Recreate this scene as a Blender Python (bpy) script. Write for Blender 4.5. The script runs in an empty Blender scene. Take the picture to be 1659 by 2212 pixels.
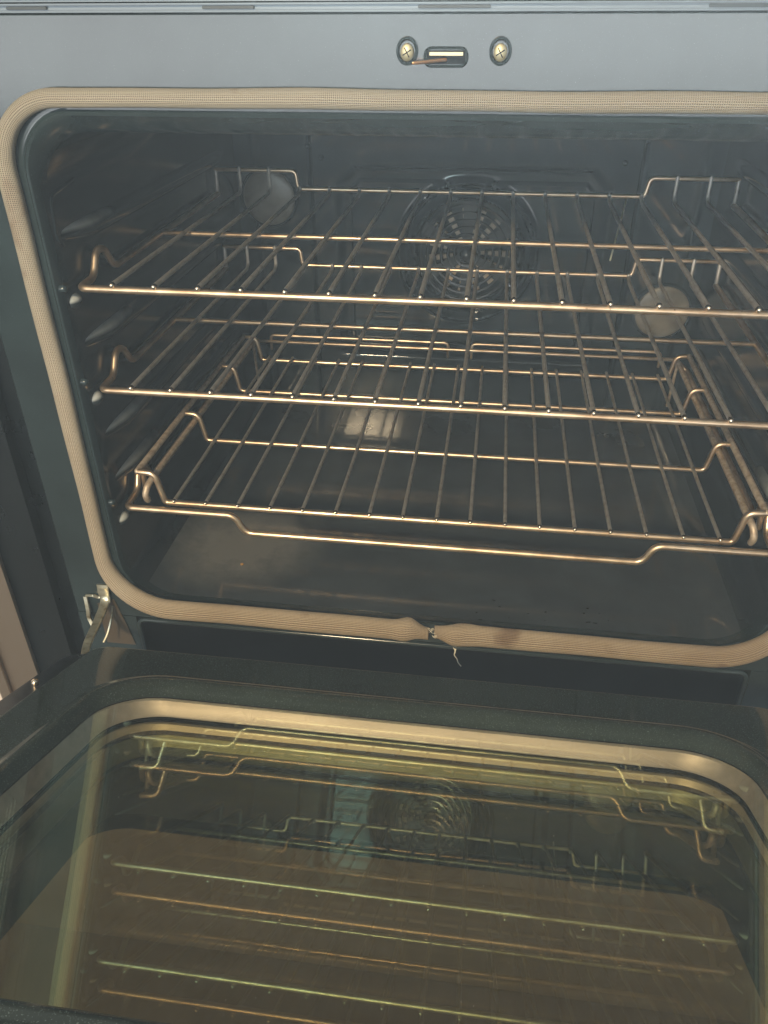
import bpy, bmesh, math, random
from mathutils import Vector, Matrix
random.seed(7)
C = bpy.context.scene.collection
scn = bpy.context.scene

# ------------------------------------------------------------------ camera
CAMP = Vector((0.03331866, -0.54343598, 0.48058851))
RGT = Vector((0.99096438, 0.13404161, -0.00473676))
DWN = Vector((0.06939864, -0.54264254, -0.83709193))
FWD = Vector((-0.11477552, 0.82919956, -0.54704174))
cd = bpy.data.cameras.new('camera'); cam = bpy.data.objects.new('camera', cd); C.objects.link(cam)
m = Matrix.Identity(4)
for i in range(3):
    m[i][0] = RGT[i]; m[i][1] = -DWN[i]; m[i][2] = -FWD[i]; m[i][3] = CAMP[i]
cam.matrix_world = m
cd.sensor_fit = 'HORIZONTAL'; cd.sensor_width = 36; cd.lens = 36 * 1702.16 / 1659
cd.clip_start = .01; cd.clip_end = 50
scn.camera = cam

# ------------------------------------------------------------------ world and lamps
w = bpy.data.worlds.new('World'); scn.world = w; w.use_nodes = True
nt = w.node_tree; nt.nodes.clear()
wo = nt.nodes.new('ShaderNodeOutputWorld'); bg = nt.nodes.new('ShaderNodeBackground')
tc = nt.nodes.new('ShaderNodeTexCoord'); sx = nt.nodes.new('ShaderNodeSeparateXYZ')
mr = nt.nodes.new('ShaderNodeMapRange'); rp = nt.nodes.new('ShaderNodeValToRGB')
nt.links.new(tc.outputs['Generated'], sx.inputs[0]); nt.links.new(sx.outputs['Z'], mr.inputs[0])
mr.inputs[1].default_value = -1; mr.inputs[2].default_value = 1
nt.links.new(mr.outputs[0], rp.inputs[0]); nt.links.new(rp.outputs[0], bg.inputs[0]); nt.links.new(bg.outputs[0], wo.inputs[0])
cr = rp.color_ramp
cr.elements[0].position = .30; cr.elements[0].color = (.03, .037, .04, 1)
cr.elements[1].position = .66; cr.elements[1].color = (.50, .55, .55, 1)
e = cr.elements.new(.44); e.color = (.07, .09, .095, 1)
e = cr.elements.new(.50); e.color = (.22, .25, .26, 1)
bg.inputs[1].default_value = .6

def area(name, loc, target, sx_, sy_, power, col):
    l = bpy.data.lights.new(name, 'AREA'); l.shape = 'RECTANGLE'; l.size = sx_; l.size_y = sy_; l.energy = power; l.color = col
    o = bpy.data.objects.new(name, l); C.objects.link(o); o.location = loc
    d = Vector(target) - Vector(loc); o.rotation_euler = d.to_track_quat('-Z', 'Y').to_euler()
    return o
area('ceiling_lamp', (-.46, -2.0, 1.33), (0, .2, .1), .22, .11, 64, (1.0, .77, .47))
area('side_window', (-.56, -2.9, .88), (0, .45, .2), .30, .52, 11, (.62, .88, .90))
area('window_daylight', (-.50, -2.6, .36), (-.1, 0, .4), 3.9, .50, 45, (.95, .98, 1.0))
hl = area('added_veil_lamp', (.16, -.025, .530), (.13, -.54, .452), .38, .02, 10, (.84, .95, 1.0)); hl.data.spread = math.radians(35)  # added lamp facing the camera, only lights the air for a glare veil

scn.view_settings.view_transform = 'Standard'; scn.view_settings.look = 'None'
scn.view_settings.gamma = 1; scn.view_settings.exposure = 0; scn.view_settings.use_curve_mapping = False
scn.cycles.max_bounces = 14; scn.cycles.glossy_bounces = 8; scn.cycles.transparent_max_bounces = 24
scn.cycles.volume_bounces = 0
scn.cycles.sample_clamp_indirect = 6

# ------------------------------------------------------------------ materials
def mat(name, base, rough=.5, metal=0, **k):
    m = bpy.data.materials.new(name); m.use_nodes = True
    b = m.node_tree.nodes['Principled BSDF']
    b.inputs['Base Color'].default_value = (*base, 1); b.inputs['Roughness'].default_value = rough; b.inputs['Metallic'].default_value = metal
    for a, v in k.items(): b.inputs[a.replace('_', ' ')].default_value = v
    return m
def nodes(m): return m.node_tree.nodes, m.node_tree.links, m.node_tree.nodes['Principled BSDF']
def noise(m, scale, detail=3, coord='Object', sc3=None, rough=.5):
    n, l, b = nodes(m)
    t = n.new('ShaderNodeTexCoord'); x = n.new('ShaderNodeTexNoise'); x.inputs['Scale'].default_value = scale
    x.inputs['Detail'].default_value = detail; x.inputs['Roughness'].default_value = rough
    if sc3:
        mp = n.new('ShaderNodeMapping'); mp.inputs['Scale'].default_value = sc3
        l.new(t.outputs[coord], mp.inputs[0]); l.new(mp.outputs[0], x.inputs[0])
    else: l.new(t.outputs[coord], x.inputs[0])
    return x.outputs[0]
def ramp(m, src, stops):
    n, l, b = nodes(m); r = n.new('ShaderNodeValToRGB'); l.new(src, r.inputs[0])
    while len(r.color_ramp.elements) < len(stops): r.color_ramp.elements.new(.5)
    for e, (p, c) in zip(r.color_ramp.elements, stops):
        e.position = p; e.color = (*c, 1) if not isinstance(c, float) else (c, c, c, 1)
    return r.outputs[0]
def bump(m, src, strength, dist=.001):
    n, l, b = nodes(m); q = n.new('ShaderNodeBump'); q.inputs['Strength'].default_value = strength; q.inputs['Distance'].default_value = dist
    l.new(src, q.inputs['Height']); l.new(q.outputs[0], b.inputs['Normal']); return q
def mixc(m, f, a, bcol, mode='MIX'):
    n, l, b = nodes(m); x = n.new('ShaderNodeMix'); x.data_type = 'RGBA'; x.blend_type = mode
    if isinstance(f, (int, float)): x.inputs[0].default_value = f
    else: l.new(f, x.inputs[0])
    for k, v in ((6, a), (7, bcol)):
        if isinstance(v, tuple): x.inputs[k].default_value = (*v, 1)
        else: l.new(v, x.inputs[k])
    return x.outputs[2]

def enamel(name, base, fleck, rough, amount=.66, specks=1400, bumps=.06, var=(.85, 1.25)):
    m = mat(name, base, rough); n, l, b = nodes(m)
    f = ramp(m, noise(m, specks, 2), [(amount, 0.0), (amount + .1, 1.0)])
    big = ramp(m, noise(m, 14, 5), [(.3, 0.0), (.75, 1.0)])
    c1 = mixc(m, big, tuple(c * .8 for c in base), tuple(c * 1.35 for c in base))
    c2 = mixc(m, f, c1, fleck)
    l.new(c2, b.inputs['Base Color'])
    rr = ramp(m, noise(m, 30, 6), [(.3, rough * var[0]), (.7, rough * var[1])])
    l.new(rr, b.inputs['Roughness'])
    bump(m, noise(m, 260, 2), bumps, .0006)
    return m
M_frame = enamel('blue_black_enamel', (.017, .027, .031), (.06, .085, .095), .15, bumps=.012, var=(.96, 1.06))
M_cav = enamel('cavity_enamel', (.015, .021, .026), (.05, .06, .065), .05, bumps=.012)
M_wall = enamel('side_wall_enamel', (.017, .023, .028), (.05, .06, .065), .17, bumps=.015)
M_door = enamel('door_enamel', (.026, .036, .032), (.13, .17, .155), .08, .61, 1500, .012)
M_floor = enamel('cavity_floor_enamel', (.034, .042, .050), (.07, .08, .085), .085, bumps=.015)
# soft sheen painted into the colour, over speckled residue, cavity floor front left
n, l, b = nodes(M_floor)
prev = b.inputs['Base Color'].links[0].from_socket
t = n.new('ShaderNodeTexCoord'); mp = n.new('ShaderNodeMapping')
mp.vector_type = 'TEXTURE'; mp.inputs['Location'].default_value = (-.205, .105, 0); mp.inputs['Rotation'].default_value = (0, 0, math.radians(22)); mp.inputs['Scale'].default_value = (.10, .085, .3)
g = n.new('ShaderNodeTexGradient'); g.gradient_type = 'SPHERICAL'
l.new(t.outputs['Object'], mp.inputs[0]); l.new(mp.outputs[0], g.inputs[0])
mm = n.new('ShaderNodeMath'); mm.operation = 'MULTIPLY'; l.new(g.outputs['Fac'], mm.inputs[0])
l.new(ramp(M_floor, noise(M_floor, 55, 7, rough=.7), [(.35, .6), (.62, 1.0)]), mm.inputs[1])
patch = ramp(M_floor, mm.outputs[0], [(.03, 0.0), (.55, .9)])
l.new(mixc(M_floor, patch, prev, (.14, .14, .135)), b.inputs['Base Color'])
M_black = mat('black_paint', (.0025, .003, .0035), .8, Specular_IOR_Level=.08)
M_slot = mat('slot_shadow_paint', (.03, .04, .05), .5)
M_side = enamel('black_side_panel', (.003, .005, .007), (.01, .013, .015), .3)
M_lamp = mat('lamp_cover_glass', (.13, .12, .10), .35)
M_blade = mat('fan_blade_metal', (.30, .24, .18), .5, .3)
M_fan = mat('fan_cover_enamel', (.02, .024, .027), .25)

M_wire = mat('heat_tinted_steel', (.62, .50, .40), .3, .92)
n, l, b = nodes(M_wire)
c1 = ramp(M_wire, noise(M_wire, 45, 5), [(.32, (.40, .28, .18)), (.55, (.61, .46, .315)), (.8, (.74, .61, .45))])
sp = ramp(M_wire, noise(M_wire, 330, 3), [(.68, 0.0), (.78, .9)])
l.new(mixc(M_wire, sp, c1, (.16, .08, .04)), b.inputs['Base Color'])
l.new(ramp(M_wire, noise(M_wire, 120, 4), [(.3, .28), (.7, .42)]), b.inputs['Roughness'])
bump(M_wire, noise(M_wire, 300, 2), .12, .0002)
M_bar = mat('dull_rack_steel', (.30, .26, .22), .46, .6)
n, l, b = nodes(M_bar)
l.new(ramp(M_bar, noise(M_bar, 160, 5), [(.25, (.22, .20, .18)), (.5, (.33, .31, .285)), (.85, (.40, .375, .345))]), b.inputs['Base Color'])

M_rod = mat('slide_rod_steel', (.36, .30, .25), .5, .5)
n, l, b = nodes(M_rod)
l.new(ramp(M_rod, noise(M_rod, 220, 6), [(.35, (.34, .26, .19)), (.6, (.52, .43, .33)), (.85, (.60, .52, .43))]), b.inputs['Base Color'])
M_tip = mat('bare_wire_end', (.85, .72, .58), .25, 1)
M_hinge = mat('zinc_hinge_steel', (.52, .49, .38), .34, .85)
n, l, b = nodes(M_hinge)
l.new(ramp(M_hinge, noise(M_hinge, 130, 5), [(.28, (.24, .18, .10)), (.45, (.46, .43, .32)), (.75, (.58, .56, .46))]), b.inputs['Base Color'])
M_grime = mat('hinge_grime', (.05, .035, .02), .6)
n, l, b = nodes(M_lamp)
l.new(ramp(M_lamp, noise(M_lamp, 38, 6), [(.3, (.075, .065, .05)), (.55, (.135, .122, .10)), (.8, (.18, .165, .14))]), b.inputs['Base Color'])
M_screw = mat('brass_screw', (.46, .41, .26), .45, .8)
M_copper = mat('copper_latch', (.85, .42, .20), .28, 1)
M_tan = mat('latch_plate', (.62, .54, .36), .4, .3)
M_trim = mat('brushed_trim', (.46, .38, .31), .34, .9)
n, l, b = nodes(M_trim); bump(M_trim, noise(M_trim, 40, 4, sc3=(18, 18, .3)), .2, .001)
M_beige = mat('beige_cabinet', (.60, .52, .44), .5)
M_alu = mat('window_liner_metal', (.60, .55, .44), .50, .45)
n, l, b = nodes(M_alu)
l.new(ramp(M_alu, noise(M_alu, 18, 5, sc3=(1, 6, 6)), [(.3, (.20, .175, .14)), (.7, (.28, .245, .20))]), b.inputs['Base Color'])
M_alu2 = mat('aged_liner_metal', (.075, .08, .045), .5, .7)
M_frit = mat('black_frit', (.008, .012, .012), .2)
M_thread = mat('white_thread', (.72, .68, .56), .8)
M_crumb = mat('toasted_crumb', (.36, .20, .07), .7)
M_ledge = mat('pale_control_trim', (.13, .16, .19), .35, .2)

# woven gasket
M_gas = mat('woven_fibreglass', (.50, .42, .31), .75)
n, l, b = nodes(M_gas)
uv = n.new('ShaderNodeUVMap'); uv.uv_map = 'UVMap'
sp_ = n.new('ShaderNodeSeparateXYZ'); l.new(uv.outputs[0], sp_.inputs[0])
def math_(m, op, a, bb):
    n, l, _ = nodes(m); x = n.new('ShaderNodeMath'); x.operation = op
    for i, v in enumerate((a, bb)):
        if isinstance(v, (int, float)): x.inputs[i].default_value = v
        else: l.new(v, x.inputs[i])
    return x.outputs[0]
U, V = sp_.outputs[0], sp_.outputs[1]      # U = metres along, V = 0..1 around
su = math_(M_gas, 'SINE', math_(M_gas, 'MULTIPLY', U, 4900), 0)
sv = math_(M_gas, 'SINE', math_(M_gas, 'MULTIPLY', V, 6.2832 * 34), 0)
wv = math_(M_gas, 'MULTIPLY', su, sv)
wv2 = math_(M_gas, 'ADD', math_(M_gas, 'MULTIPLY', wv, .75), math_(M_gas, 'MULTIPLY', sv, .65))
ridge = ramp(M_gas, math_(M_gas, 'ADD', math_(M_gas, 'MULTIPLY', wv2, .45), .5), [(.15, .30), (.6, 1.0)])
st = ramp(M_gas, noise(M_gas, 9, 4), [(.35, (.43, .345, .245)), (.6, (.57, .475, .345))])
st2 = ramp(M_gas, noise(M_gas, 22, 6), [(.60, 0.0), (.72, .75)])
gp_ = n.new('ShaderNodeNewGeometry'); gz = n.new('ShaderNodeSeparateXYZ'); l.new(gp_.outputs['Position'], gz.inputs[0])
zr_ = ramp(M_gas, gz.outputs['Z'], [(0.0, 0.0), (.40, 1.0)])
sc_ = ramp(M_gas, noise(M_gas, 6, 5), [(.42, 0.0), (.66, .55)])
st = mixc(M_gas, zr_, mixc(M_gas, sc_, (.57, .465, .335), (.33, .23, .145)), mixc(M_gas, sc_, (.47, .42, .335), (.38, .33, .25)))
l.new(mixc(M_gas, 1.0, mixc(M_gas, st2, st, (.22, .14, .09)), ridge, 'MULTIPLY'), b.inputs['Base Color'])
bump(M_gas, wv2, .8, .0008)

def glass(name, tint, ior, film, fior=1.95, spec=(1, 1, 1)):
    m = bpy.data.materials.new(name); m.use_nodes = True; n = m.node_tree.nodes; l = m.node_tree.links
    b = n['Principled BSDF']; b.inputs['Base Color'].default_value = (0, 0, 0, 1); b.inputs['Roughness'].default_value = .008
    b.inputs['IOR'].default_value = ior; b.inputs['Specular Tint'].default_value = (*spec, 1); b.inputs['Thin Film Thickness'].default_value = film; b.inputs['Thin Film IOR'].default_value = fior
    t = n.new('ShaderNodeBsdfTransparent'); t.inputs[0].default_value = (*tint, 1)
    a = n.new('ShaderNodeAddShader'); o = n['Material Output']
    if film:
        tcx = n.new('ShaderNodeTexCoord'); nz = n.new('ShaderNodeTexNoise'); nz.inputs['Scale'].default_value = 3; nz.inputs['Detail'].default_value = 1
        mp = n.new('ShaderNodeMapRange'); mp.inputs[3].default_value = film * .90; mp.inputs[4].default_value = film * 1.10
        l.new(tcx.outputs['Object'], nz.inputs[0]); l.new(nz.outputs[0], mp.inputs[0]); l.new(mp.outputs[0], b.inputs['Thin Film Thickness'])
    l.new(b.outputs[0], a.inputs[0]); l.new(t.outputs[0], a.inputs[1])
    df = n.new('ShaderNodeBsdfDiffuse'); df.inputs[0].default_value = (.50, .49, .44, 1); mxs = n.new('ShaderNodeMixShader')
    tc2 = n.new('ShaderNodeTexCoord'); mp2 = n.new('ShaderNodeMapping'); mp2.inputs['Rotation'].default_value = (0, 0, .5); mp2.inputs['Scale'].default_value = (1, 5, 5)
    n2 = n.new('ShaderNodeTexNoise'); n2.inputs['Scale'].default_value = 9; n2.inputs['Detail'].default_value = 8; n2.inputs['Roughness'].default_value = .65
    n3 = n.new('ShaderNodeTexNoise'); n3.inputs['Scale'].default_value = 700; n3.inputs['Detail'].default_value = 1
    m2 = n.new('ShaderNodeMapRange'); m2.inputs[1].default_value = .42; m2.inputs[2].default_value = .75; m2.inputs[3].default_value = .004; m2.inputs[4].default_value = .050
    m3 = n.new('ShaderNodeMapRange'); m3.inputs[1].default_value = .70; m3.inputs[2].default_value = .80; m3.inputs[3].default_value = 0; m3.inputs[4].default_value = .16
    ad = n.new('ShaderNodeMath'); ad.operation = 'ADD'
    l.new(tc2.outputs['Object'], mp2.inputs[0]); l.new(mp2.outputs[0], n2.inputs[0]); l.new(tc2.outputs['Object'], n3.inputs[0])
    l.new(n2.outputs[0], m2.inputs[0]); l.new(n3.outputs[0], m3.inputs[0]); l.new(m2.outputs[0], ad.inputs[0]); l.new(m3.outputs[0], ad.inputs[1])
    l.new(ad.outputs[0], mxs.inputs[0]); l.new(a.outputs[0], mxs.inputs[1]); l.new(df.outputs[0], mxs.inputs[2]); l.new(mxs.outputs[0], o.inputs[0])
    return m
G_in = glass('coated_inner_glass', (.88, .88, .83), 2.45, 272, 2.08)
G_mid = glass('coated_middle_glass', (.76, .75, .64), 2.0, 0, spec=(1, .88, .50))
G_out = glass('tinted_outer_glass', (.62, .56, .44), 1.45, 0)

# ------------------------------------------------------------------ helpers
def empty(name, loc, label, cat, group=None):
    o = bpy.data.objects.new(name, None); C.objects.link(o); o.location = loc
    o['label'] = label; o['category'] = cat
    if group: o['group'] = group
    return o
def link(name, me, mt, parent=None, smooth=True):
    o = bpy.data.objects.new(name, me); C.objects.link(o)
    for x in (mt if isinstance(mt, (list, tuple)) else [mt]): me.materials.append(x)
    if smooth:
        for p in me.polygons: p.use_smooth = True
        try: me.set_sharp_from_angle(angle=math.radians(38))
        except Exception: pass
    if parent:
        o.parent = parent
        # meshes are written in world coordinates; shift by the thing's base
        root = parent
        while root.parent: root = root.parent
        if parent is root: o.matrix_parent_inverse = Matrix.Translation(-root.location)
    return o
def tag(o, label=None, cat=None, group=None, kind=None):
    if label: o['label'] = label
    if cat: o['category'] = cat
    if group: o['group'] = group
    if kind: o['kind'] = kind
    return o
class MB:
    def __init__(s): s.v = []; s.f = []; s.mi = []; s.uv = {}
    def add(s, vs, fs, mi=0):
        k = len(s.v); s.v += [tuple(v) for v in vs]; s.f += [tuple(i + k for i in f) for f in fs]; s.mi += [mi] * len(fs)
    def box(s, x0, x1, y0, y1, z0, z1, mi=0, r=0):
        bm = bmesh.new(); bmesh.ops.create_cube(bm, size=1)
        for v in bm.verts: v.co = Vector(((x0 + x1) / 2 + v.co.x * (x1 - x0), (y0 + y1) / 2 + v.co.y * (y1 - y0), (z0 + z1) / 2 + v.co.z * (z1 - z0)))
        if r: bmesh.ops.bevel(bm, geom=bm.edges[:], offset=r, segments=2, affect='EDGES')
        bm.verts.index_update(); s.add([v.co for v in bm.verts], [[v.index for v in f.verts] for f in bm.faces], mi); bm.free()
    def loft(s, loops, closed=True, mi=0, cap0=False, cap1=False):
        n = len(loops[0]); vs = [p for L in loops for p in L]; fs = []
        for a in range(len(loops) - 1):
            for i in range(n if closed else n - 1):
                j = (i + 1) % n; fs.append((a * n + i, a * n + j, (a + 1) * n + j, (a + 1) * n + i))
        if cap0: fs.append(tuple(range(n))[::-1])
        if cap1: fs.append(tuple(range((len(loops) - 1) * n, len(loops) * n)))
        s.add(vs, fs, mi)
    def tube(s, pts, r, fil=0, seg=8, sides=10, mi=0, cap='round', ell=None):
        pts = [Vector(p) for p in pts]
        if fil:
            out = [pts[0]]
            for i in range(1, len(pts) - 1):
                a, b, c = pts[i - 1], pts[i], pts[i + 1]
                d = min(fil, (a - b).length * .48, (c - b).length * .48)
                p0 = b + (a - b).normalized() * d; p1 = b + (c - b).normalized() * d
                for k in range(seg + 1):
                    t = k / seg; out.append(p0 * (1 - t) ** 2 + b * 2 * t * (1 - t) + p1 * t * t)
            out.append(pts[-1]); pts = out
        q = [pts[0]]
        for p in pts[1:]:
            if (p - q[-1]).length > 1e-6: q.append(p)
        pts = q; T = []
        for i in range(len(pts)):
            a = pts[max(0, i - 1)]; b = pts[min(len(pts) - 1, i + 1)]; T.append((b - a).normalized())
        u = T[0].orthogonal().normalized(); loops = []
        rr = r if callable(r) else (lambda t: r)
        for i, p in enumerate(pts):
            u = (u - T[i] * u.dot(T[i])).normalized(); v = T[i].cross(u); R = rr(i / (len(pts) - 1))
            loops.append((p, u.copy(), v, R, T[i]))
        L = []
        def ring(p, u, v, R): return [p + (u * math.cos(2 * math.pi * k / sides) + v * math.sin(2 * math.pi * k / sides)) * R for k in range(sides)]
        if cap == 'round':
            p, u_, v_, R, t = loops[0]
            for a in (80, 55, 28): L.append(ring(p - t * R * math.sin(math.radians(a)), u_, v_, R * math.cos(math.radians(a))))
        for p, u_, v_, R, t in loops: L.append(ring(p, u_, v_, R))
        if cap == 'round':
            p, u_, v_, R, t = loops[-1]
            for a in (28, 55, 80): L.append(ring(p + t * R * math.sin(math.radians(a)), u_, v_, R * math.cos(math.radians(a))))
        s.loft(L, True, mi, True, True)
    def mesh(s, name):
        me = bpy.data.meshes.new(name); me.from_pydata(s.v, [], s.f); me.update()
        for p, k in zip(me.polygons, s.mi): p.material_index = k
        bm = bmesh.new(); bm.from_mesh(me); bmesh.ops.recalc_face_normals(bm, faces=bm.faces); bm.to_mesh(me); bm.free()
        return me
    def build(s, name, mt, parent=None, smooth=True): return link(name, s.mesh(name), mt, parent, smooth)

def rrect(x0, x1, z0, z1, r, n=10, rb=None):
    """closed loop, counter-clockwise from bottom left; rb = radius of the bottom corners"""
    rb = r if rb is None else rb; out = []
    for cx, cz, a0, R in ((x0 + rb, z0 + rb, 180, rb), (x1 - rb, z0 + rb, 270, rb), (x1 - r, z1 - r, 0, r), (x0 + r, z1 - r, 90, r)):
        for k in range(n + 1):
            a = math.radians(a0 + 90 * k / n); out.append((cx + R * math.cos(a), cz + R * math.sin(a)))
    return out

# ------------------------------------------------------------------ the oven
oven = empty('oven', (0, .2, -.1), 'dark blue-black built-in oven with its door pulled half open', 'oven')
YB = .455
# front frame: plate from the outer edge to the rolled flange round the opening
fr = MB(); N = 10
def loop_y(x0, x1, z0, z1, r, y, rb=None): return [Vector((x, y, z)) for x, z in rrect(x0, x1, z0, z1, r, N, rb)]
outer = []
for (x, z) in rrect(-.290, .290, .007, .4200, .042, N, .048):
    pass
inn = rrect(-.290, .290, .007, .4200, .042, N, .048)
XO, ZT, ZB = .3435, .4730, -.0185
out2 = []
for (x, z) in inn:      # project each loop point outward on to the rectangle
    cx, cz = 0, .21; dx, dz = x - cx, z - cz
    s1 = XO / abs(dx) if dx else 1e9; s2 = ((ZT - cz) if dz > 0 else (cz - ZB)) / abs(dz) if dz else 1e9
    k = min(s1, s2); out2.append((cx + dx * k, cz + dz * k))
# make sure the corners are hit
def near(lst, cx, cz):
    i = min(range(len(lst)), key=lambda i: (lst[i][0] - cx) ** 2 + (lst[i][1] - cz) ** 2); lst[i] = (cx, cz)
for sx_ in (-1, 1):
    for zz in (ZT, ZB): near(out2, sx_ * XO, zz)
fr.loft([[Vector((x, .012, z)) for x, z in out2], [Vector((x, .0012, z)) for x, z in out2],
         [Vector((x * .9965, 0, .21 + (z - .21) * .9965)) for x, z in out2],
         [Vector((x * .9935, 0, .21 + (z - .21) * .9935)) for x, z in out2],
         loop_y(-.2915, .2915, .0055, .4215, .0435, 0, .0495), [Vector((x, 0, z)) for x, z in inn],
         loop_y(-.2885, .2885, .0068, .4185, .041, -.0012, .047), loop_y(-.2870, .2870, .0055, .4165, .040, -.0008, .046),
         loop_y(-.2858, .2858, .0035, .4140, .040, .0022, .045), loop_y(-.2850, .2850, .0012, .4085, .040, .0075, .045),
         loop_y(-.2850, .2850, 0, .4045, .040, .016, .045)])
# strips beside the vent and the vent's recess
for a, b in ((-XO, -.2845), (.2845, XO)): fr.box(a, b, .0005, .012, -.16, ZB - .0005)
fr.build('front_frame', M_frame, oven)
vr = MB(); vr.box(-.2845, .2845, .034, .040, -.16, -.010); vr.box(-.2845, .2845, .013, .034, -.0185, -.010)
vr.build('vent_recess', M_black, oven)
vl = MB(); vl.tube([(-.283, .0005, -.075), (-.283, .0005, -.0215), (.283, .0005, -.0215), (.283, .0005, -.075)], .0024, .010)
vl.build('vent_rim', M_frame, oven)

# cavity: floor, walls and ceiling lofted from the flange to the back
def sect(y, t):
    zt = .4045 if y < .03 else .4045
    return [Vector((x, y, z)) for x, z in rrect(-.285, .285, 0, .4045, .04, N, .045)]
ys = [.016, .03, .05, .07, .15, .25, .35, .42, .445, YB]
S = [sect(y, 0) for y in ys]
nn = N + 1
def sub(i0, i1): return [L[i0:i1 + 1] for L in S]
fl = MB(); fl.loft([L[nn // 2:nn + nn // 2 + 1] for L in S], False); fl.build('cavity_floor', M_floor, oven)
rw = MB(); rw.loft([L[nn + nn // 2:2 * nn + nn // 2 + 1] for L in S], False); rw.build('side_wall', M_wall, oven)
ce = MB(); ce.loft([L[2 * nn + nn // 2:3 * nn + nn // 2 + 1] for L in S], False); ce.build('cavity_ceiling', M_cav, oven)
lw = MB(); lw.loft([L[3 * nn + nn // 2:] + L[:nn // 2 + 1] for L in S], False); lw.build('side_wall', M_wall, oven)

# back wall as one pressed sheet
def smooth(a, b, x):
    t = max(0, min(1, (x - a) / (b - a))); return t * t * (3 - 2 * t)
FX, FZ = .001, .2145
def back_h(x, z):
    h = 0
    ax = abs(x - .002)
    h += .004 * (1 - smooth(.1905, .1935, ax)) * smooth(.055, .058, z)              # fan panel proud
    h -= .0035 * math.exp(-((ax - .1955) / .0016) ** 2)                            # groove beside it
    # pressed recess with chamfered top corners
    d = max(ax - .165, (z - .3165), (ax + z - .165 - .3165 + .022) * .7071)
    if z > .075: h -= .009 * (1 - smooth(-.012, .0, d)) * smooth(.075, .085, z)
    d2 = d + .018
    if z > .09: h += .005 * (1 - smooth(-.004, .0, d2)) * smooth(.09, .10, z)
    r = math.hypot(x - FX, z - FZ)
    h += .006 * math.exp(-((r - .0835) / .0035) ** 2) - .004 * math.exp(-((r - .077) / .003) ** 2) + .007 * math.exp(-((r - .0665) / .003) ** 2)
    if r < .062: h -= .012
    # side ladders
    if ax > .2: h += .003 * math.exp(-((ax - .262) / .004) ** 2)
    return h
bw = MB(); nx, nz = 300, 200; vs = []
for j in range(nz + 1):
    z = .0 + .406 * j / nz
    for i in range(nx + 1):
        x = -.285 + .57 * i / nx; vs.append((x, YB - back_h(x, z), z))
bw.add(vs, [(j * (nx + 1) + i, j * (nx + 1) + i + 1, (j + 1) * (nx + 1) + i + 1, (j + 1) * (nx + 1) + i) for j in range(nz) for i in range(nx)])
bw.build('cavity_back', M_cav, oven)
for sx_, px, pz in ((0, -.177, .3215), (1, .1745, .3215), (0, -.1935, .334), (0, .196, .345)):
    b_ = MB(); b_.tube([(px, YB - .001, pz), (px, YB - .006, pz)], .0032, sides=14); b_.build('panel_screw', M_cav, oven)
# highlight streaks painted into the colour of the shelf supports' front tops
M_streak = M_wall.copy(); M_streak.name = 'painted_streak_enamel'; n, l, b = nodes(M_streak)
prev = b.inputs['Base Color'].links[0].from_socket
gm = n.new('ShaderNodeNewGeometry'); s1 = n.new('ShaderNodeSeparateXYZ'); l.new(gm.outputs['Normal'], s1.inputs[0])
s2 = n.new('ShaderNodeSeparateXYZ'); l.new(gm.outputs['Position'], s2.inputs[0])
k1 = ramp(M_streak, s1.outputs['Z'], [(.05, 0.0), (.45, 1.0)])
k2 = ramp(M_streak, math_(M_streak, 'ADD', s2.outputs['Y'], math_(M_streak, 'MULTIPLY', noise(M_streak, 70, 5), .035)), [(.030, 1.0), (.125, 0.0)])
k3 = math_(M_streak, 'MULTIPLY', k1, k2)
l.new(mixc(M_streak, k3, prev, (.38, .40, .39)), b.inputs['Base Color'])
# convection fan: grille rings and spokes over the impeller
FY = YB - .004
fan = MB()
for R in (.0150, .0235, .0320, .0405, .0490, .0575):
    fan.tube([(FX + R * math.cos(2 * math.pi * k / 60), FY, FZ + R * math.sin(2 * math.pi * k / 60)) for k in range(61)], .0021, sides=6, cap='')
for k in range(6):
    a = math.radians(90 + 60 * k); c, s_ = math.cos(a), math.sin(a)
    wv_ = .0048; p = [(.006, -wv_), (.062, -wv_ * 1.5), (.062, wv_ * 1.5), (.006, wv_)]
    lo = [Vector((FX + u * c - v * s_, FY - .001, FZ + u * s_ + v * c)) for u, v in p]; hi = [q + Vector((0, .004, 0)) for q in lo]
    fan.loft([lo, hi], True, 0, True, True)
fan.tube([(FX, FY + .004, FZ), (FX, FY - .004, FZ)], .0105, sides=24)
fan_o = fan.build('fan_grille', M_fan, oven)
im = MB()
for k in range(15):
    a = 2 * math.pi * k / 15; c, s_ = math.cos(a), math.sin(a)
    p = [(.014, -.0016), (.052, -.0050), (.052, .0030), (.014, .0020)]
    lo = [Vector((FX + u * c - v * s_, YB + .003, FZ + u * s_ + v * c)) for u, v in p]; hi = [q + Vector((0, .006, 0)) for q in lo]
    im.loft([lo, hi], True, 0, True, True)
im_o = im.build('fan_impeller', M_blade, oven)
b_ = MB(); b_.tube([(.181, YB - .012, .284), (.169, YB - .040, .222)], .0011); b_.build('temperature_probe', M_hinge, oven)
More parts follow.
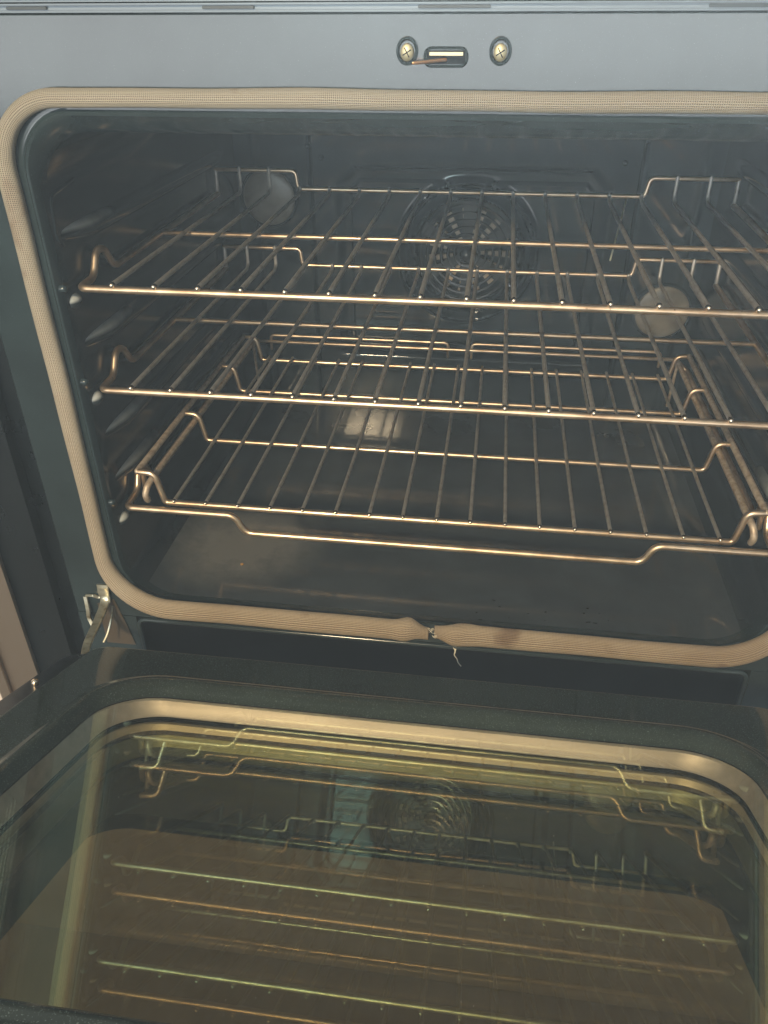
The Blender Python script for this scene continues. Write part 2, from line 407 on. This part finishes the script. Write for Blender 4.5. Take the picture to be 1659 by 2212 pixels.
# oven lamps with round frosted covers
for px, pz in ((-.2445, .275), (.246, .151)):
    b_ = MB(); L = []
    for R, y in ((.036, 0), (.036, -.004), (.034, -.006), (.0325, -.006)): L.append([Vector((px + R * math.cos(2 * math.pi * k / 40), YB + y, pz + R * math.sin(2 * math.pi * k / 40))) for k in range(40)])
    b_.loft(L); ring = b_.build('lamp_ring', M_cav, oven)
    b_ = MB(); L = []
    for t in range(9):
        a = math.radians(90 * t / 8); R = max(.0325 * math.cos(a), .0004); L.append([Vector((px + R * math.cos(2 * math.pi * k / 40), YB - .005 - .005 * math.sin(a), pz + R * math.sin(2 * math.pi * k / 40))) for k in range(40)])
    b_.loft(L, cap1=True); o = b_.build('oven_lamp', M_lamp, oven)

# pressed shelf supports in the side walls
for sg in (-1, 1):
    for z in (.3300, .2845, .2460, .2025, .1640, .1200, .0830):
        big = z in (.3300, .2460, .1640, .1200)
        b_ = MB(); L = []; y0, y1 = (.012, .42) if big else (.010, .028)
        for k in range(25):
            t = k / 24; y = y0 + (y1 - y0) * (t ** 2 if big else t)
            if big: f = smooth(y0, .070, y) ** .6 * (1 - smooth(.38, y1, y)); hw, pr = .0030 + .0055 * f, .0004 + .0070 * f
            else: f = math.sin(math.pi * t) ** .5; hw, pr = .0006 + .0056 * f, .0002 + .0062 * f
            zc = z + (.004 * (1 - smooth(y0, .07, y)) if big else 0)
            L.append([Vector((sg * (.2865 - pr * math.sin(math.radians(180 * q / 12))), y, zc - hw * math.cos(math.radians(180 * q / 12)))) for q in range(13)])
        b_.loft(L, False); b_.build('shelf_support', M_streak, oven)
    # vertical pressing at the front of the wall
    b_ = MB(); b_.tube([(sg * .2862, .055, .3665), (sg * .2862, .016, .362), (sg * .2862, .013, .334), (sg * .2862, .020, .327)], .0024, .008); b_.build('wall_rib', M_cav, oven)
    for z in (.299, .224, .110):
        b_ = MB(); b_.tube([(sg * .2862, .004, z), (sg * .2835, .004, z)], .0030, sides=12); b_.build('wall_stud', M_frame, oven)

# gasket ---------------------------------------------------------------
def gasket_path():
    pts = [Vector((.010, 0, -.0035))]
    loop = rrect(-.3005, .3005, -.0022, .4275, .046, 16, .056)
    k0 = 17                                     # start of the bottom right corner
    seq = loop[k0:] + loop[:k0]
    allp = [(.0042, -.0022)] + seq + [(-.0012, -.0022)]
    res = []
    for a, b in zip(allp, allp[1:]):
        d = math.hypot(b[0] - a[0], b[1] - a[1]); n = max(1, int(d / .004))
        for i in range(n): res.append((a[0] + (b[0] - a[0]) * i / n, a[1] + (b[1] - a[1]) * i / n))
    res.append(allp[-1]); return res
gp = gasket_path()
arc = [0]
for a, b in zip(gp, gp[1:]): arc.append(arc[-1] + math.hypot(b[0] - a[0], b[1] - a[1]))
Ltot = arc[-1]; ns = 28; L = []; UVS = []
for i, (x, z) in enumerate(gp):
    a = gp[max(0, i - 1)]; b_ = gp[min(len(gp) - 1, i + 1)]
    t = Vector((b_[0] - a[0], b_[1] - a[1])).normalized(); nrm = Vector((-t.y, t.x))
    s_ = arc[i]; e = min(s_, Ltot - s_)
    hw = (.0106 - .0034 * smooth(.0, .06, z) - .0014 * smooth(.36, .425, z)) * (1 + .03 * math.sin(s_ * 31))
    dep = .0054
    off = .0003 * math.sin(s_ * 22) + (.0002 * math.sin(s_ * 57))
    if e < .050:                              # the pinched, folded ends
        k = e / .050; left = s_ > Ltot / 2
        hw *= .58 + .42 * smooth(0, .38, k) + (.16 if left else .10) * math.exp(-((k - (.40 if left else .62)) / .14) ** 2)
        dep *= .75 + .25 * smooth(0, .5, k) + .5 * math.exp(-((k - .42) / .16) ** 2)
        off += (.0022 if left else -.0012) * math.exp(-((k - .30) / .16) ** 2) - (.0016 if left else -.0012) * (1 - smooth(0, .3, k))
    c = Vector((x, z)) + nrm * off
    ring = []
    for k in range(ns):
        a_ = 2 * math.pi * k / ns; ca, sa = math.cos(a_), math.sin(a_)
        pa = math.copysign(abs(ca) ** .8, ca) * hw; pb = math.copysign(abs(sa) ** .8, sa) * dep
        q = c + nrm * pa; ring.append(Vector((q.x, -.0040 + pb, q.y)))
    L.append(ring)
g = MB(); g.loft(L, True, 0, True, True); me = g.mesh('door_gasket')
uvl = me.uv_layers.new(name='UVMap')
nring = len(gp)
for p in me.polygons:
    ks = [v % ns for v in p.vertices]
    wrap = (max(ks) - min(ks)) > ns / 2
    for li, vi in zip(p.loop_indices, p.vertices):
        k = vi % ns; i = vi // ns
        uvl.data[li].uv = (arc[min(i, nring - 1)], ((k if not (wrap and k == 0) else ns) / ns))
gask = link('door_gasket', me, M_gas, oven)
fz_ = MB(); rnd = random.Random(3)
for k in range(20):                       # frayed fibres where the two ends meet
    x = .0015 + rnd.uniform(-.007, .007); z = -.001 + rnd.uniform(-.003, .005); y = -.006 + rnd.uniform(-.003, .003)
    d = Vector((rnd.uniform(-1, 1), rnd.uniform(-.6, .2), rnd.uniform(-1, .7))).normalized() * rnd.uniform(.002, .0055)
    p = Vector((x, y, z)); fz_.tube([p, p + d * .5 + Vector((rnd.uniform(-.001, .001), 0, rnd.uniform(-.001, .001))), p + d], .00022, sides=5, cap='')
fz_.build('frayed_fibres', M_thread, gask)

# latch hardware on the upper frame
for px in (-.0262, .0292):
    b_ = MB(); L = []
    for R, y in ((.0078, .0), (.0074, -.0014), (.0062, -.0020), (.0054, -.0008), (.0050, .0025)): L.append([Vector((px + R * .86 * math.cos(2 * math.pi * k / 32), y, .4535 + R * math.sin(2 * math.pi * k / 32))) for k in range(32)])
    b_.loft(L); ring = b_.build('screw_dimple', M_frame, oven)
    b_ = MB(); L = []
    for R, y in ((.0046, -.0002), (.0044, -.0022), (.0034, -.0030), (.0006, -.0033)): L.append([Vector((px + R * .9 * math.cos(2 * math.pi * k / 24), y, .4528 + R * 1.05 * math.sin(2 * math.pi * k / 24))) for k in range(24)])
    b_.loft(L, cap1=True); sc = b_.build('screw', M_screw, oven)
    b_ = MB()
    for a in (math.radians(30), math.radians(120)):
        d = Vector((math.cos(a), 0, math.sin(a))) * .0026; c_ = Vector((px, -.0034, .4528)); b_.tube([c_ - d, c_ + d], .00035, sides=6)
    b_.build('screw_recess', M_black, sc)
b_ = MB(); L = []
for w_, h_, y in ((.0135, .0056, -.0001), (.0128, .0050, -.0012), (.0118, .0040, -.0004), (.0112, .0034, .004)):
    L.append([Vector((x, y, z)) for x, z in rrect(-.0030 - w_, -.0030 + w_, .4503 - h_, .4503 + h_, h_ * .85, 6)])
b_.loft(L); b_.build('latch_slot', M_frame, oven)
b_ = MB(); b_.box(-.0145, .0085, -.0008, .0004, .4467, .4538); sl = b_.build('latch_opening', M_black, oven)
b_ = MB(); b_.box(-.0128, .0072, -.0012, -.0009, .4512, .4530, r=.0001); b_.build('latch_plate', M_tan, sl)
b_ = MB(); b_.tube([(-.0030, -.0018, .4490), (-.0130, -.0060, .4484), (-.0215, -.0100, .4478)], .0010, sides=10); b_.build('latch_finger', M_copper, oven)

# control panel trim above the frame
b_ = MB(); b_.box(-.3435, .3435, .0025, .03, ZT + .0005, .4785, r=.0006); b_.build('upper_gap', M_black, oven)
b_ = MB()
b_.box(-.3435, .3435, -.0015, .0115, .4734, .4744, r=.0004)
b_.box(-.3435, .3435, -.0040, .0020, .4772, .4782, r=.0004)
b_.box(-.3435, .3435, -.0010, .0024, .4745, .4771, r=.0004)
b_.build('control_panel_trim', M_ledge, oven)
b_ = MB()
for x0, x1 in ((-.2755, -.249), (-.150, -.118), (-.020, .022), (.143, .18)):
    b_ = MB(); b_.box(x0, x1, -.0026, -.0011, .4750, .4768, r=.0003); b_.build('cooling_slot', M_slot, oven)
b_ = MB(); b_.box(-.3435, .3435, -.0055, .03, .4790, .56, r=.001); b_.build('control_panel', M_ledge, oven)

# body beside the frame
b_ = MB(); b_.box(-.3445, -.3700, .020, .50, -.16, .56); b_.box(-.3700, -.4080, .004, .50, -.16, .56, r=.003)
for k in range(4): pass
b_.build('side_panel', M_side, oven)
b_ = MB(); b_.box(.3445, .40, .020, .50, -.16, .56); b_.build('side_panel', M_side, oven)
b_ = MB(); b_.box(-.36, .36, .456 + .012, .50, -.16, .56); b_.box(-.343, .343, .045, .467, .43, .4665); b_.box(-.343, .343, .045, .467, -.155, -.05); b_.build('casing', M_black, oven)
# rows of fine dashes of the printed plate on the side panel
b_ = MB(); rnd = random.Random(5)
for r_ in range(4):
    y_ = .0035; x_ = -.3745 - r_ * .0032; z = .30
    zend = .163 + r_ * .006
    while z > zend:
        d = rnd.uniform(.0015, .006); b_.box(x_ - .0006, x_ + .0006, .0028, .0042, z - d, z); z -= d + rnd.uniform(.0006, .0014)
b_.build('rating_plate_lines', mat('plate_print', (.16, .17, .18), .6), oven)

# ------------------------------------------------------------------ the door
AL = math.radians(22.27); D0 = -.0154
EU = Vector((1, 0, 0)); EV = Vector((0, -math.cos(AL), math.sin(AL))); EN = Vector((0, math.sin(AL), math.cos(AL)))
def D(u, v, w_): return EU * u + EV * v + EN * (D0 + w_)
def dloop(hu, v0, v1, r, w_, n=12): return [D(x, z, w_) for x, z in rrect(-hu, hu, v0, v1, r, n)]
WE = .0070
dp = MB()
dp.loft([dloop(.2700, .094, .520, .014, -.006), dloop(.2735, .0915, .5235, .016, -.003), dloop(.2735, .0915, .5235, .016, WE - .0015), dloop(.2728, .0922, .5228, .0155, WE - .0003), dloop(.2718, .0932, .5218, .015, WE), dloop(.2708, .0942, .5208, .0145, WE),
         dloop(.2398, .1376, .4533, .053, WE), dloop(.2385, .1390, .4520, .052, WE), dloop(.2355, .1425, .4490, .050, WE + .0013), dloop(.2325, .1470, .4465, .048, WE + .0016), dloop(.2295, .1520, .4440, .046, WE + .0002),
         dloop(.2265, .1570, .4415, .044, WE - .0035), dloop(.2245, .1605, .4395, .043, WE - .0058), dloop(.2232, .1622, .4380, .042, WE - .0066)])
door = dp.build('door', M_door, oven); door['label'] = 'half-open door lying towards the camera with a large window'
od = MB(); od.loft([dloop(.2680, .0960, .520, .012, -.0015), dloop(.2950, .0920, .5300, .018, -.0015), dloop(.2985, .0900, .5320, .020, -.0025), dloop(.2995, .0890, .5325, .021, -.0050), dloop(.2995, .0890, .5325, .021, -.050), dloop(.300, .0900, .5300, .020, -.053), dloop(.2000, .245, .512, .030, -.053)])
od.build('door_shell', M_side, door)
def pane(name, hu, v0, v1, r, w_, mt):
    b_ = MB(); b_.add(dloop(hu, v0, v1, r, w_), [tuple(range(52))]); return b_.build(name, mt, door, False)
pane('inner_glass', .2233, .1620, .4382, .042, 0, G_in)
ln = MB(); ln.loft([dloop(.2232, .1622, .4380, .042, -.0006), dloop(.2222, .1640, .4370, .041, -.0016), dloop(.2185, .1660, .4340, .040, -.0118), dloop(.2170, .1670, .4325, .039, -.0128)])
ln.build('window_liner', M_alu, door)
sp2 = MB(); sp2.loft([dloop(.2205, .1660, .4360, .040, -.0130), dloop(.2160, .1685, .4310, .038, -.0130), dloop(.2160, .1685, .4310, .038, -.0146)])
sp2.build('glass_clamp', M_black, door)
pane('middle_glass', .2200, .1662, .4360, .038, -.0150, G_mid)
ln = MB(); ln.loft([dloop(.2150, .1690, .4300, .038, -.0156), dloop(.2142, .1712, .4292, .037, -.0164), dloop(.2132, .1725, .4282, .037, -.0205)])
ln.build('window_liner', M_alu, door)
ln = MB(); ln.loft([dloop(.2131, .1726, .4281, .037, -.0207), dloop(.2100, .1765, .4260, .036, -.0215)])
ln.build('glass_clamp', M_black, door)
ln = MB(); ln.loft([dloop(.2098, .1767, .4258, .036, -.0217), dloop(.2080, .1790, .4240, .036, -.0300), dloop(.2060, .1860, .4220, .034, -.0330)])
ln.build('window_liner', M_alu2, door)
ft = MB(); ft.loft([dloop(.2195, .1650, .4400, .030, -.0345), dloop(.1830, .2560, .5050, .018, -.0345), dloop(.1830, .2560, .5050, .018, -.0350)])
ft.build('glass_frit', M_frit, door)
pane('outer_glass', .1850, .2540, .5060, .018, -.0347, G_out)
b_ = MB(); p = D(-.2885, .160, -.0012); b_.tube([p, p + EN * .002], .0028, sides=16); b_.build('screw', M_tip, door)
# hinge arm from the frame to the door's edge
hp = [Vector(q) for q in ((-.3090, -.0020, .0160), (-.3085, -.0060, .0020), (-.3060, -.0300, -.0020), (-.3010, -.0560, .0010), (-.2910, -.0780, .0120), (-.2850, -.0920, .0155))]
def ribbon(pts, wd, th, name, mt, par):
    b_ = MB(); dense = []
    for i in range(len(pts) - 1):
        p0 = pts[max(0, i - 1)]; p1 = pts[i]; p2 = pts[i + 1]; p3 = pts[min(len(pts) - 1, i + 2)]
        for k in range(8):
            t = k / 8; dense.append(.5 * ((2 * p1) + (p2 - p0) * t + (2 * p0 - 5 * p1 + 4 * p2 - p3) * t * t + (3 * p1 - p0 - 3 * p2 + p3) * t ** 3))
    dense.append(pts[-1]); L = []
    for i, p in enumerate(dense):
        t = (dense[min(len(dense) - 1, i + 1)] - dense[max(0, i - 1)]).normalized()
        sd = Vector((1, 0, 0)); sd = (sd - t * sd.dot(t)).normalized(); up = t.cross(sd)
        W = wd(i / (len(dense) - 1)) if callable(wd) else wd
        L.append([p + sd * a * W + up * b2 * th for a, b2 in ((-1, -.6), (-.8, -1), (.8, -1), (1, -.6), (1, .6), (.8, 1), (-.8, 1), (-1, .6))])
    b_.loft(L, cap0=True, cap1=True); return b_.build(name, mt, par)
ha = ribbon(hp, lambda t: .0046 - .0016 * t, .0016, 'hinge_arm', M_hinge, oven)
ribbon([Vector((-.3095, -.0012, .0190)), Vector((-.3093, -.0030, .0110)), Vector((-.3088, -.0034, .0040)), Vector((-.3085, -.0060, .0005))], lambda t: .0058 - .0012 * t, .0012, 'hinge_hook', M_hinge, oven)
ribbon([Vector((-.3290, -.0015, .0040)), Vector((-.3220, -.0022, .0052)), Vector((-.3150, -.0022, .0036)), Vector((-.3100, -.003, .0050))], .0012, .0011, 'hinge_clip', M_hinge, oven)
ribbon([Vector((-.3300, -.0015, .0030)), Vector((-.3285, -.0050, -.0100)), Vector((-.3290, -.0060, -.0200)), Vector((-.3230, -.0100, -.0300))], .0020, .0012, 'hinge_clip', M_hinge, oven)
ribbon([Vector((-.3040, -.0020, -.0060)), Vector((-.3035, -.0100, -.0140)), Vector((-.3060, -.0180, -.0260)), Vector((-.3090, -.0240, -.0330))], .0009, .0009, 'hinge_spring', M_hinge, oven)
b_ = MB(); b_.add([(-.3200, -.0006, -.005), (-.3020, -.0006, .002), (-.2950, -.0006, -.030), (-.2905, -.0006, -.055), (-.3200, -.0006, -.055)], [(0, 1, 2, 3, 4)])
b_.add([(-.3200, -.0008, -.005), (-.3020, -.0008, .002), (-.2950, -.0008, -.030), (-.2905, -.0008, -.055), (-.3200, -.0008, -.055)], [(4, 3, 2, 1, 0)])
b_.build('hinge_pocket', M_grime, oven)

# ------------------------------------------------------------------ the two flat racks
def flat_rack(name, y0, z0, label, grp):
    """z0 = height of the bars' tips; the rails lie 4 mm lower"""
    t = empty(name, (0, y0, z0), label, 'oven rack', grp)
    s_, X = .03343, .2790; zr = z0 - .0043; yb = .3640; r = .0029
    o = lambda mb, nm, mt: mb.build(nm, mt, t)
    a = MB(); ff = .007
    side = lambda sg: [(sg * X, y0, zr), (sg * X, y0 + .026, zr + .001), (sg * X, y0 + .037, zr + .0185), (sg * X, y0 + .050, zr + .0180), (sg * X, y0 + .064, zr - .001), (sg * X, yb - .001, zr + .001)]
    L_ = side(-1)[::-1] + side(1)
    a.tube(L_, r, ff, 8, 12); o(a, 'frame', M_wire)
    for sg in (-1, 1):
        a = MB(); a.tube([(sg * X, yb - .002, zr + .001), (sg * X, yb, z0 + .021)], .0022); o(a, 'rear_post', M_bar)
    a = MB(); zt = z0 + .0220; zl = z0 + .0035
    a.tube([(-X, yb, zt), (-.1885, yb, zt), (-.1865, yb, zl), (.1875, yb, zl), (.1905, yb, zt), (X, yb, zt)], .0022, .0055, 8, 10); o(a, 'back_rail', M_wire)
    a = MB(); a.tube([(-X, y0 + .169, zr + .0005), (X, y0 + .169, zr + .0005)], .0023, sides=10); o(a, 'cross_rail', M_wire)
    a = MB(); rnd = random.Random(int(z0 * 1000))
    for i in range(16):
        x = (i - 7.5) * s_ + rnd.uniform(-.0004, .0004); zz = zt if abs(x) > .19 else zl
        a.tube([(x, y0 - .0018, z0), (x, y0 + .05, z0 + rnd.uniform(-.0003, .0003)), (x, yb - .010, z0 - .0003), (x, yb - .0036, z0 + .004), (x, yb - .0040, zz + .002)], .00195, .006, 5, 8)
        a.tube([(x, y0 - .0030, z0), (x, y0 - .0012, z0)], .0021, sides=10, mi=1)
    o(a, 'wire_bars', [M_bar, M_tip])
    return t
flat_rack('oven_rack', .0185, .2993, 'uppermost flat wire oven rack, level with the fan', 'flat wire racks in the oven')
flat_rack('oven_rack', .0175, .2155, 'middle flat wire oven rack, just above the sunken sliding rack', 'flat wire racks in the oven')

# ------------------------------------------------------------------ the sliding rack
sr = empty('sliding_rack', (0, .03, .09), 'lowest rack, a sunken wire grid hung between side rods on a stepped base wire', 'sliding rack')
a = MB(); X = .2790; y0 = .0170; zb = .0965
side = lambda sg: [(sg * X, y0, zb), (sg * X, y0 + .026, zb + .001), (sg * X, y0 + .036, zb + .019), (sg * X, y0 + .048, zb + .019), (sg * X, y0 + .060, zb - .003), (sg * X, .400, zb - .002), (sg * .262, .404, .108)]
F = side(-1)[::-1] + [(-.1785, y0, zb - .0005), (-.1700, y0, zb - .0185), (.1760, y0, zb - .0185), (.1845, y0, zb - .0005)] + side(1)
a.tube(F, .0030, .0075, 8, 12); a.build('base_frame', M_wire, sr)
a = MB(); a.tube([(-.262, .403, .108), (.262, .403, .108)], .0023); a.build('base_back_rail', M_wire, sr)
for x0, x1 in ((-.2440, -.0150), (.0145, .2440)):
    a = MB(); a.tube([(x0, .4035, .098), (x0, .4035, .1165), (x1, .4035, .1165), (x1, .4035, .098)], .0019, .006); a.build('back_stop', M_wire, sr)
sd_, zd = .02975, .0985; zg = zd - .0035
rails = [(.0320, 'front'), (.1516, 'mid'), (.2750, 'third'), (.3697, 'rear')]
for k, (y, _) in enumerate(rails):
    a = MB(); zz = zg + .0012 * (k > 0); zu = .1255
    a.tube([(-.2690, y, zu + .0005), (-.2535, y, zu - .0005), (-.2480, y, zz), (-.2400, y, zz), (.2400, y, zz), (.2500, y, zz), (.2550, y, zu - .0005), (.2690, y, zu + .0005)], .0029 if k == 0 else .0025, .0065, 7, 12)
    a.build('grid_rail', M_wire, sr)
a = MB(); rnd = random.Random(4)
for i in range(17):
    x = (i - 8) * sd_ + rnd.uniform(-.0004, .0004)
    a.tube([(x, .0305, zd + .0003), (x, .12, zd), (x, .25, zd + .0012), (x, .3715, zd + .0016)], .00172, sides=8)
    a.tube([(x, .0288, zd + .0003), (x, .0302, zd + .0003)], .0017, sides=10, mi=1)
a.build('wire_bars', [M_bar, M_tip], sr)
for sg in (-1, 1):
    a = MB(); a.tube([(sg * .2690, .0320, .1262), (sg * .2690, .3697, .1262)], .0029, sides=10); a.build('side_rod', M_rod, sr)
    a = MB(); a.tube([(sg * .2635, .030, .0975), (sg * .2635, .0265, .1040), (sg * .2620, .0300, .1120), (sg * .2590, .0450, .1165), (sg * .2590, .372, .1165)], .0030, .006); a.build('slide_rod', M_rod, sr)
    a = MB(); a.tube([(sg * .2600, .385, .055), (sg * .2590, .374, .118)], .0018); a.build('rear_strut', M_rod, sr)
    a = MB(); a.tube([(sg * .2740, .050, .100), (sg * .2700, .046, .1262)], .0024); a.build('front_strut', M_wire, sr)

# ------------------------------------------------------------------ small things
a = MB(); a.tube([(.0215, .000, -.0195), (.0240, -.003, -.0235), (.0228, -.004, -.0275), (.0262, -.005, -.0310), (.0268, -.005, -.0350), (.0300, -.006, -.0385)], .00045, .002, 4, 6)
for k in range(5): a.tube([(.0215 + k * .0008, -.001, -.0200), (.0240, -.003, -.0235 - k * .0006)], .0003, sides=5)
tag(a.build('lint_thread', M_thread), 'short pale thread of lint hanging over the vent edge', 'thread')
def crumb(x, y, z, r, label):
    bm = bmesh.new(); bmesh.ops.create_icosphere(bm, subdivisions=2, radius=r); rnd = random.Random(int((x + 1) * 9999))
    for v in bm.verts: v.co = Vector((v.co.x * rnd.uniform(.7, 1.4) + x, v.co.y * rnd.uniform(.7, 1.3) + y, v.co.z * .6 * rnd.uniform(.8, 1.2) + z + r * .5))
    me = bpy.data.meshes.new('crumb'); bm.to_mesh(me); bm.free(); return tag(link('crumb', me, M_crumb), label, 'crumb')
crumb(-.197, .070, .000, .0016, 'toasted crumb lying alone on the cavity floor near the left front corner')
a = MB(); rnd = random.Random(11)
for k in range(110):
    u = rnd.uniform(-.21, .20); v = rnd.uniform(.19, .43); r = rnd.choice((.00006, .00008, .00010, .00015)); p = D(u, v, .0003)
    a.tube([p, p + Vector((rnd.uniform(-1, 1), rnd.uniform(-1, 1), 0)) * r], r, sides=5)
sp_m = MB(); r2 = random.Random(21)
for k in range(16):
    x = r2.uniform(.04, .17); y = .030 + r2.uniform(-.014, .02) + (x - .1) * .05; h = r2.uniform(.0004, .0011)
    sp_m.tube([(x, y, .0002), (x + h * r2.uniform(1, 3), y + h * r2.uniform(-1, 1), .0004)], h * .6, sides=6)
tag(sp_m.build('burnt_flakes', M_black), 'tiny black burnt flakes scattered on the cavity floor', 'flakes', kind='stuff')
M_dust = mat('pale_dust', (.30, .29, .25), .9)
tag(a.build('dust', M_dust), 'scattered pale dust specks on the door glass', 'dust', kind='stuff')
a = MB()
for (u, v, r) in ((-.166, .262, .0045), (.186, .262, .0028)):
    b0 = [D(u + r * rnd.uniform(.6, 1.3) * math.cos(k * .5236), v + r * rnd.uniform(.6, 1.3) * math.sin(k * .5236), .0005) for k in range(12)]
    a.add(b0, [tuple(range(12))])
# ------------------------------------------------------------------ surroundings
def nat(name, mb, mt, kind='structure'): return tag(mb.build(name, mt), kind=kind)
M_wood = mat('brown_floor_boards', (.13, .085, .052), .45); n, l, b = nodes(M_wood)
l.new(ramp(M_wood, noise(M_wood, 12, 6, sc3=(6, 1, 1)), [(.3, (.060, .044, .024)), (.7, (.082, .062, .036))]), b.inputs['Base Color'])
a = MB(); a.box(-3, 3, -3.5, .6, -.62, -.60); nat('floor', a, M_wood)
a = MB(); a.box(-.4090, -.4420, -.004, .020, -.17, .57, r=.003); a.box(-.4425, -.4500, -.010, .018, -.17, .57, r=.002)
ca = empty('cabinet', (-.5, 0, -.6), 'pale beige kitchen cabinet with a metal edge strip, left of the oven', 'cabinet')
a.build('edge_strip', M_trim, ca)
a = MB(); a.box(-.80, -.4505, .002, .55, -.17, .57, r=.003); a.build('cabinet_side', M_beige, ca)
a = MB(); a.box(-.80, .80, -.012, .55, -.60, -.175, r=.003); a.build('lower_door', M_wood, ca)

# ------------------------------------------------------------------ thin volume added to stand in for lens glare
hz = MB(); hz.box(-3.4, 3.4, -3.9, 1.0, -1.65, 1.9)
hm = bpy.data.materials.new('glare_haze'); hm.use_nodes = True; n = hm.node_tree.nodes; n.remove(n['Principled BSDF'])
pv = n.new('ShaderNodeVolumePrincipled'); pv.inputs['Color'].default_value = (.86, .92, .93, 1); pv.inputs['Density'].default_value = .022
hm.node_tree.links.new(pv.outputs[0], n['Material Output'].inputs['Volume'])
tag(hz.build('glare_haze', hm, None, False), kind='stuff')
